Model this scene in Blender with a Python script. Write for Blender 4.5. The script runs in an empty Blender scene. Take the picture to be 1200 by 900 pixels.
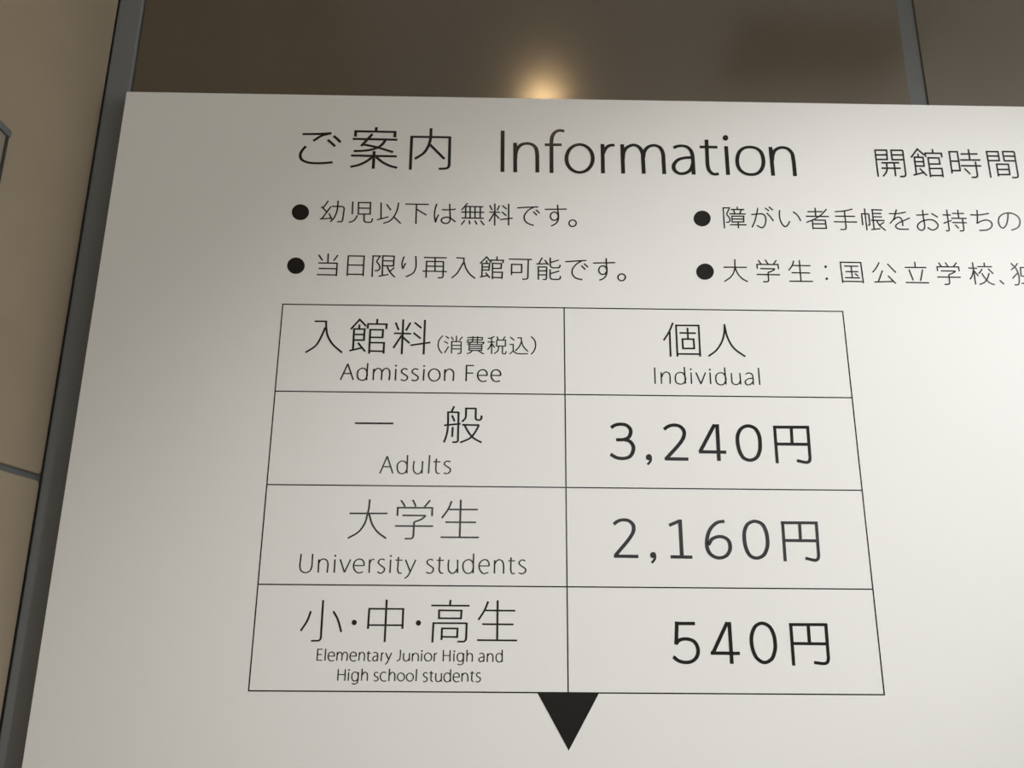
import bpy, bmesh, math, random
from mathutils import Vector, Matrix

S = bpy.context.scene
COL = S.collection
EYE = 1.5                                   # height of the camera above the floor, metres

# ---------------------------------------------------------------- camera
cam = bpy.data.objects.new('camera', bpy.data.cameras.new('camera'))
COL.objects.link(cam)
cam.data.sensor_width = 36
cam.data.lens = 36 * 960 / 1200
cam.data.clip_start = 0.02
cam.matrix_world = (Matrix.Translation((0, -1.2, EYE)) @ Matrix.Rotation(-0.01498425, 4, 'Z')
                    @ Matrix.Rotation(1.84480093, 4, 'X') @ Matrix.Rotation(0.00752889, 4, 'Z'))
S.camera = cam

# ---------------------------------------------------------------- world, lamps, exposure
S.view_settings.view_transform = 'Standard'
S.view_settings.look = 'None'
S.view_settings.exposure = 0.0
S.view_settings.gamma = 1.0
S.view_settings.use_curve_mapping = False
S.cycles.max_bounces = 8

world = bpy.data.worlds.new('overcast_sky')
S.world = world
world.use_nodes = True
bg = world.node_tree.nodes['Background']
bg.inputs[0].default_value = (1.0, 1.0, 1.0, 1)
bg.inputs[1].default_value = 4.9

def area(name, loc, size, power, color, rot=(0, 0, 0), portal=False, spread=math.pi):
    l = bpy.data.lights.new(name, 'AREA')
    l.shape = 'RECTANGLE'
    l.size, l.size_y = size
    l.energy = power
    l.color = color
    l.spread = spread
    l.cycles.is_portal = portal
    o = bpy.data.objects.new(name, l)
    o.location = loc
    o.rotation_euler = rot
    COL.objects.link(o)
    return o

# ---------------------------------------------------------------- room settings used below
REAR_WINDOW = (-2.6, 4.0, 1.95, 3.15)         # opening in the wall behind the camera: x0, x1, z0, z1
REAR_DIM = (0.56, 0.56, 0.57)  # pane tint added to cut the light from the rear window
RIGHT_WINDOW = (-5.5, -0.7, 0.9, 2.9)        # opening in the wall on the right: y0, y1, z0, z1
LAMP_X, LAMP_Y, LAMP_W, LAMP_EMIT = 0.20, -2.33, 18, 125
SPOT_AT, SPOT_AIM, SPOT_W, SPOT_ANGLE = (3.95, -3.2, 3.88), (0.42, 0.0, 1.68), 890, 18.0
FILL_PANELS = [(-2.6, -5.0, 1.2, 0.6, 60, 'over the left rear corner of the hall')]  # panels added only to lift the ambient light
INK_GAIN = 1.05

# ---------------------------------------------------------------- helpers
def mat(name, color, rough=0.5, spec=0.5, coat=0.0, coat_rough=0.1, noise=None, bump=None, metallic=0.0):
    m = bpy.data.materials.new(name)
    m.use_nodes = True
    nt = m.node_tree
    b = nt.nodes['Principled BSDF']
    b.inputs['Base Color'].default_value = (*color, 1)
    b.inputs['Roughness'].default_value = rough
    b.inputs['Specular IOR Level'].default_value = spec
    b.inputs['Coat Weight'].default_value = coat
    b.inputs['Coat Roughness'].default_value = coat_rough
    b.inputs['Metallic'].default_value = metallic
    if noise or bump:
        tc = nt.nodes.new('ShaderNodeTexCoord')
    if noise:
        last = None
        for scale, amount in noise:
            n = nt.nodes.new('ShaderNodeTexNoise')
            n.inputs['Scale'].default_value = scale
            n.inputs['Detail'].default_value = 4
            nt.links.new(tc.outputs['Object'], n.inputs['Vector'])
            r = nt.nodes.new('ShaderNodeMapRange')
            r.inputs['From Min'].default_value = 0.3
            r.inputs['From Max'].default_value = 0.7
            r.inputs['To Min'].default_value = 1 - amount
            r.inputs['To Max'].default_value = 1 + amount
            nt.links.new(n.outputs['Fac'], r.inputs['Value'])
            v = nt.nodes.new('ShaderNodeVectorMath')
            v.operation = 'SCALE'
            if last is None:
                v.inputs[0].default_value = color
            else:
                nt.links.new(last, v.inputs[0])
            nt.links.new(r.outputs['Result'], v.inputs['Scale'])
            last = v.outputs[0]
        nt.links.new(last, b.inputs['Base Color'])
    if bump:
        n = nt.nodes.new('ShaderNodeTexNoise')
        n.inputs['Scale'].default_value = bump[0]
        nt.links.new(tc.outputs['Object'], n.inputs['Vector'])
        bp = nt.nodes.new('ShaderNodeBump')
        bp.inputs['Strength'].default_value = bump[1]
        bp.inputs['Distance'].default_value = bump[2]
        nt.links.new(n.outputs['Fac'], bp.inputs['Height'])
        nt.links.new(bp.outputs[0], b.inputs['Normal'])
    return m

def emitter(name, color, strength):
    m = bpy.data.materials.new(name)
    m.use_nodes = True
    b = m.node_tree.nodes['Principled BSDF']
    b.inputs['Base Color'].default_value = (*color, 1)
    b.inputs['Emission Color'].default_value = (*color, 1)
    b.inputs['Emission Strength'].default_value = strength
    return m

def link(name, me, m, parent=None):
    o = bpy.data.objects.new(name, me)
    if m and not me.materials:
        me.materials.append(m)
    COL.objects.link(o)
    if parent:
        o.parent = parent
    return o

def box_bm(x0, x1, y0, y1, z0, z1, bev=0.0, seg=2, bm=None):
    own = bm is None
    if own:
        bm = bmesh.new()
    r = bmesh.ops.create_cube(bm, size=1)
    bmesh.ops.scale(bm, vec=(x1 - x0, y1 - y0, z1 - z0), verts=r['verts'])
    bmesh.ops.translate(bm, vec=((x0 + x1) / 2, (y0 + y1) / 2, (z0 + z1) / 2), verts=r['verts'])
    if bev:
        es = list({e for v in r['verts'] for e in v.link_edges})
        bmesh.ops.bevel(bm, geom=es, offset=bev, segments=seg, affect='EDGES', profile=0.5)
    return bm

def done(name, bm, m, parent=None, smooth=False):
    me = bpy.data.meshes.new(name)
    bm.to_mesh(me)
    bm.free()
    if smooth:
        for p in me.polygons:
            p.use_smooth = True
    return link(name, me, m, parent)

def box(name, x0, x1, y0, y1, z0, z1, m, parent=None, bev=0.0, seg=2):
    return done(name, box_bm(x0, x1, y0, y1, z0, z1, bev, seg), m, parent)

def struct(o):
    o['kind'] = 'structure'
    return o

def slab(name, w, h, t, r, m, parent):
    """a tile in its own x-z plane, front at y = 0 facing -y, rounded corners and eased edge"""
    pts = []
    for cx, cz, a0 in ((w - r, r, -90), (w - r, h - r, 0), (r, h - r, 90), (r, r, 180)):
        for i in range(4):
            a = math.radians(a0 + i * 30)
            pts.append((cx + r * math.cos(a), cz + r * math.sin(a)))
    bm = bmesh.new()
    e = 0.0015
    def ring(inset, y):
        return [bm.verts.new((w / 2 + (x - w / 2) * (1 - 2 * inset / w), y, h / 2 + (z - h / 2) * (1 - 2 * inset / h))) for x, z in pts]
    a, b, c = ring(e, 0), ring(0, e), ring(0, t)
    bm.faces.new(a)
    bm.faces.new(c[::-1])
    for p, q in ((a, b), (b, c)):
        for i in range(len(p)):
            j = (i + 1) % len(p)
            bm.faces.new((p[i], p[j], q[j], q[i])[::-1])
    bmesh.ops.recalc_face_normals(bm, faces=bm.faces)
    return bm

# ---------------------------------------------------------------- materials
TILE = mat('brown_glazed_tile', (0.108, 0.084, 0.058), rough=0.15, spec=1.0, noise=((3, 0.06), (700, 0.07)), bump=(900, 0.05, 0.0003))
TILE_LIT = mat('brown_matt_tile_lit', (0.32, 0.255, 0.18), rough=0.62, spec=0.3, noise=((4, 0.06), (700, 0.08)), bump=(900, 0.06, 0.0003))  # same tile as the back wall, colour lightened for its stronger side light
GROUT = mat('grey_joint_filler', (0.125, 0.128, 0.126), rough=0.7, spec=0.3, noise=((300, 0.06),))
STRIP = mat('grey_corner_strip', (0.18, 0.188, 0.190), rough=0.42, spec=0.5, noise=((300, 0.04),))
BOARD = mat('white_satin_board', (0.80, 0.787, 0.763), rough=0.5, spec=0.25, noise=((2.2, 0.012),), bump=(6, 0.03, 0.002))
EDGE = mat('white_board_edge', (0.86, 0.85, 0.83), rough=0.5)
INK = mat('black_print', (0.008, 0.0072, 0.0065), rough=0.14, spec=0.5)
PLASTER = mat('white_plaster', (0.62, 0.60, 0.57), rough=0.9, noise=((5, 0.03),))
DARK = mat('white_ceiling_paint', (0.70, 0.68, 0.64), rough=0.8, noise=((5, 0.05),))
BLACKM = mat('black_lamp_paint', (0.02, 0.02, 0.02), rough=0.5)
BEAMM = mat('dark_vent_paint', (0.035, 0.031, 0.027), rough=0.8, noise=((5, 0.05),))
FLOORM = mat('stone_floor', (0.42, 0.41, 0.39), rough=0.4, noise=((2, 0.05), (40, 0.05)))
METAL = mat('brushed_aluminium', (0.45, 0.45, 0.45), rough=0.35, metallic=1.0, noise=((60, 0.05),))
def glass(name, tint):
    m = bpy.data.materials.new(name)
    m.use_nodes = True
    nt = m.node_tree
    a = nt.nodes.new('ShaderNodeBsdfTransparent')
    a.inputs[0].default_value = (*tint, 1)
    b = nt.nodes.new('ShaderNodeBsdfGlossy')
    b.inputs['Roughness'].default_value = 0.02
    mx = nt.nodes.new('ShaderNodeMixShader')
    mx.inputs[0].default_value = 0.06
    nt.links.new(a.outputs[0], mx.inputs[1])
    nt.links.new(b.outputs[0], mx.inputs[2])
    nt.links.new(mx.outputs[0], nt.nodes['Material Output'].inputs[0])
    return m
GLASS = glass('clear_glass', (0.94, 0.96, 0.95))
DIMMED = glass('dimmed_glass', REAR_DIM)
NOTICE = mat('beige_notice_face', (0.235, 0.205, 0.165), rough=0.6, noise=((60, 0.03),))

# ---------------------------------------------------------------- room shell
XL, XR, XW, YB, YF, ZT = -0.684, 4.2, -4.0, 0.034, -7.0, 4.0
YPIER = -2.74                                    # the tiled wall on the left ends here; the hall is wider behind it
struct(box('floor', XW - 0.2, XR + 0.2, YF - 0.2, YB + 0.25, -0.15, 0.0, FLOORM))
struct(box('ceiling', XW - 0.2, XR + 0.2, YF - 0.2, YB + 0.25, ZT, ZT + 0.15, DARK))

# wall behind the board: a grey joint bed with large brown slabs
JY = 0.0345
back = struct(box('wall_back', XL - 0.2, XR + 0.2, JY, YB + 0.25, 0, ZT, GROUT))
ZJ = [-0.02, 0.48, 1.6855, 2.891, ZT + 0.02]          # heights of the horizontal joints (their lower edges)
XJ = [(-0.6405, 0.7115), (0.7415, 2.0985), (2.1285, 3.4855), (3.5155, XR)]
for (x0, x1) in XJ:
    for k in range(4):
        z0, z1 = max(ZJ[k] + 0.0095, 0.005), min(ZJ[k + 1], ZT - 0.002)
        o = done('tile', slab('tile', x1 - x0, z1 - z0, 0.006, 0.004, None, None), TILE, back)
        o.location = (x0, YB - 0.002, z0)
# the grey strip that closes the corner between the two tiled walls
strip = struct(box('trim_1', XL + 0.002, -0.6415, 0.0265, JY, 0.0, ZT, STRIP, bev=0.0015))

# wall on the left, at a right angle to the board
left = struct(box('wall_left', XL - 0.2, XL - 0.004, YPIER, YB + 0.2, 0, ZT, GROUT))
YJ = [(0.0235, -1.3335), (-1.3635, -2.7205)]
for (y0, y1) in YJ:
    for k in range(4):
        z0, z1 = max(ZJ[k] + 0.0095, 0.005), min(ZJ[k + 1], ZT - 0.002)
        o = done('tile', slab('tile', y0 - y1, z1 - z0, 0.0055, 0.006, None, None), TILE_LIT, left)
        o.rotation_euler = (0, 0, math.pi / 2)      # local x runs along +y, front (-y) turns to +x
        o.location = (XL + 0.0015, y1, z0)
struct(box('wall_side', XW - 0.2, XW, YF, YPIER + 0.2, 0, ZT, PLASTER))
struct(box('wall_side_return', XW, XL - 0.2, YPIER, YPIER + 0.2, 0, ZT, PLASTER))

def wall_with_window(name, wname, along_x, fixed, out, a0, a1, w0, w1, z0, z1, panes, glass):
    """a wall at x or y = fixed with one opening; out = -1 or +1 gives the outer side"""
    def bx(nm, p0, p1, d0, d1, za, zb, m, parent=None, bm=None):
        d0, d1 = sorted((fixed + out * d0, fixed + out * d1))
        if bm is None:
            bm2 = box_bm(p0, p1, d0, d1, za, zb) if along_x else box_bm(d0, d1, p0, p1, za, zb)
            return done(nm, bm2, m, parent)
        box_bm(*((p0, p1, d0, d1) if along_x else (d0, d1, p0, p1)), za, zb, bm=bm)
    bm = bmesh.new()
    for p0, p1, za, zb in ((a0, w0, 0, ZT), (w1, a1, 0, ZT), (w0, w1, 0, z0), (w0, w1, z1, ZT)):
        bx(None, p0, p1, 0, 0.2, za, zb, None, bm=bm)
    struct(done(name, bm, PLASTER))
    win = struct(bx(wname, w0, w1, 0.07, 0.12, z0, z0 + 0.05, METAL))
    bx('window_rail', w0, w1, 0.07, 0.12, z1 - 0.05, z1, METAL, win)
    for i in range(panes + 1):
        p = min(max(w0 + (w1 - w0) * i / panes, w0 + 0.025), w1 - 0.025)
        bx('mullion', p - 0.025, p + 0.025, 0.07, 0.12, z0 + 0.05, z1 - 0.05, METAL, win)
    for i in range(panes):
        p0 = w0 + (w1 - w0) * i / panes + 0.026
        p1 = w0 + (w1 - w0) * (i + 1) / panes - 0.026
        bx('pane', p0, p1, 0.092, 0.098, z0 + 0.05, z1 - 0.05, glass, win)
    c = fixed + out * 0.16
    if along_x:
        area(wname + '_portal', ((w0 + w1) / 2, c, (z0 + z1) / 2), (w1 - w0, z1 - z0), 1, (1, 1, 1), rot=(math.pi / 2, 0, 0), portal=True)
    else:
        area(wname + '_portal', (c, (w0 + w1) / 2, (z0 + z1) / 2), (z1 - z0, w1 - w0), 1, (1, 1, 1), rot=(0, math.pi / 2, 0), portal=True)

# behind the camera: a wide window, its glass dimmed to weaken the daylight; on the right: a tall clear one
wall_with_window('wall_front', 'window_1', True, YF, -1, XW - 0.2, XR + 0.2, *REAR_WINDOW, 5, DIMMED)
wall_with_window('wall_right', 'window_2', False, XR, 1, YF, YB + 0.2, *RIGHT_WINDOW, 3, GLASS)

# ---------------------------------------------------------------- lamps in the ceiling
def thing(name, label, cat, loc, group=None):
    o = bpy.data.objects.new(name, None)
    COL.objects.link(o)
    o.location = loc
    o['label'] = label
    o['category'] = cat
    if group:
        o['group'] = group
    return o

def ring_bm(r0, r1, z0, z1, n=32):
    bm = bmesh.new()
    rs = []
    for r, z in ((r0, z0), (r1, z0), (r1, z1), (r0, z1)):
        rs.append([bm.verts.new((r * math.cos(2 * math.pi * i / n), r * math.sin(2 * math.pi * i / n), z)) for i in range(n)])
    for k in range(4):
        p, q = rs[k], rs[(k + 1) % 4]
        for i in range(n):
            j = (i + 1) % n
            bm.faces.new((p[i], p[j], q[j], q[i]))
    bmesh.ops.recalc_face_normals(bm, faces=bm.faces)
    return bm

LENS = emitter('warm_lamp_lens', (1.0, 0.66, 0.32), LAMP_EMIT)
def downlight(x, y, label, power):
    t = thing('ceiling_downlight', label, 'lamp', (x, y, ZT), None)
    done('trim_ring', ring_bm(0.055, 0.075, -0.012, 0.0), METAL, t)
    bm = bmesh.new()
    bmesh.ops.create_circle(bm, cap_ends=True, radius=0.056, segments=32)
    for f in bm.faces:
        f.normal_flip()
    o = done('lamp_lens', bm, LENS, t)
    o.location = (0, 0, -0.006)
    l = bpy.data.lights.new('downlight_beam', 'SPOT')
    l.energy = power
    l.color = (1.0, 0.80, 0.55)
    l.spot_size = math.radians(70)
    l.spot_blend = 0.6
    l.shadow_soft_size = 0.05
    lo = bpy.data.objects.new('downlight_beam', l)
    COL.objects.link(lo)
    lo.location = (x, y, ZT - 0.03)
    return t
downlight(LAMP_X, LAMP_Y, 'round warm ceiling downlight mirrored in the brown tile above the board', LAMP_W)

# unseen fill light, added in the ceiling behind the camera
for i, (x, y, lx, ly, p, side) in enumerate(FILL_PANELS):
    t = thing('ceiling_fill_panel', 'added rectangular fill light panel in the ceiling ' + side, 'lamp', (x, y, ZT))
    box('housing', -lx / 2, lx / 2, -ly / 2, ly / 2, -0.06, 0, METAL, t, bev=0.004)
    area('fill_light', (x, y, ZT - 0.065), (lx - 0.04, ly - 0.04), p, (1.0, 0.98, 0.94))

# a spotlight under the ceiling that washes the board
pos, aim = Vector(SPOT_AT), Vector(SPOT_AIM)
q = (aim - pos).to_track_quat('-Z', 'Y')
t = thing('spotlight', 'black cylindrical spotlight hung below the ceiling on the right of the hall', 'lamp', (SPOT_AT[0], SPOT_AT[1], ZT))
rod = box('rod', -0.012, 0.012, -0.012, 0.012, SPOT_AT[2] + 0.1 - ZT, 0, BLACKM, t)
box('canopy', -0.06, 0.06, -0.06, 0.06, -0.03, 0, BLACKM, t, bev=0.006)
h = done('lamp_housing', ring_bm(0.13, 0.14, -0.02, 0.26), BLACKM, t)
h.rotation_mode = 'QUATERNION'
h.rotation_quaternion = q
h.location = (0, 0, SPOT_AT[2] - ZT)
l = bpy.data.lights.new('spotlight_beam', 'SPOT')
l.energy = SPOT_W
l.color = (0.98, 0.985, 1.0)
l.spot_size = math.radians(SPOT_ANGLE)
l.spot_blend = 1.0
l.shadow_soft_size = 0.12
lo = bpy.data.objects.new('spotlight_beam', l)
COL.objects.link(lo)
lo.location = pos + (aim - pos).normalized() * 0.05
lo.rotation_mode = 'QUATERNION'
lo.rotation_quaternion = q

# a dark air outlet in the ceiling, mirrored as a soft dark patch in the tiles above the board
t = thing('ceiling_vent', 'dark slatted air vent in the white ceiling near the board', 'vent', (1.45, -1.95, ZT))
box('vent_frame', -0.40, 0.40, -0.22, 0.22, -0.03, 0, BEAMM, t, bev=0.004)
for i in range(8):
    box('slat', -0.37, 0.37, -0.19 + i * 0.05, -0.165 + i * 0.05, -0.045, -0.03, BEAMM, t)

# ---------------------------------------------------------------- the white board
XP0, XP1, ZP0, ZP1, TP = -0.6318, 2.25, EYE - 0.60, EYE + 0.8386, 0.010
board = thing('information_board', 'large white admission price board with black Japanese and English lettering', 'sign',
              ((XP0 + XP1) / 2, 0, ZP0))
BO = Vector(((XP0 + XP1) / 2, 0, ZP0))
def on_board(o):
    o.parent = board
    o.matrix_parent_inverse = Matrix.Translation(-BO)
    return o
pbm = box_bm(XP0, XP1, 0.0, TP, ZP0, ZP1, 0.0008, 2)
panel = done('panel', pbm, BOARD)
on_board(panel)
for x in (XP0 + 0.25, 0.05, 0.85, XP1 - 0.2):
    for z in (ZP0 + 0.2, ZP1 - 0.2):
        on_board(box('spacer', x - 0.02, x + 0.02, TP, YB - 0.002, z - 0.02, z + 0.02, METAL))

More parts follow.
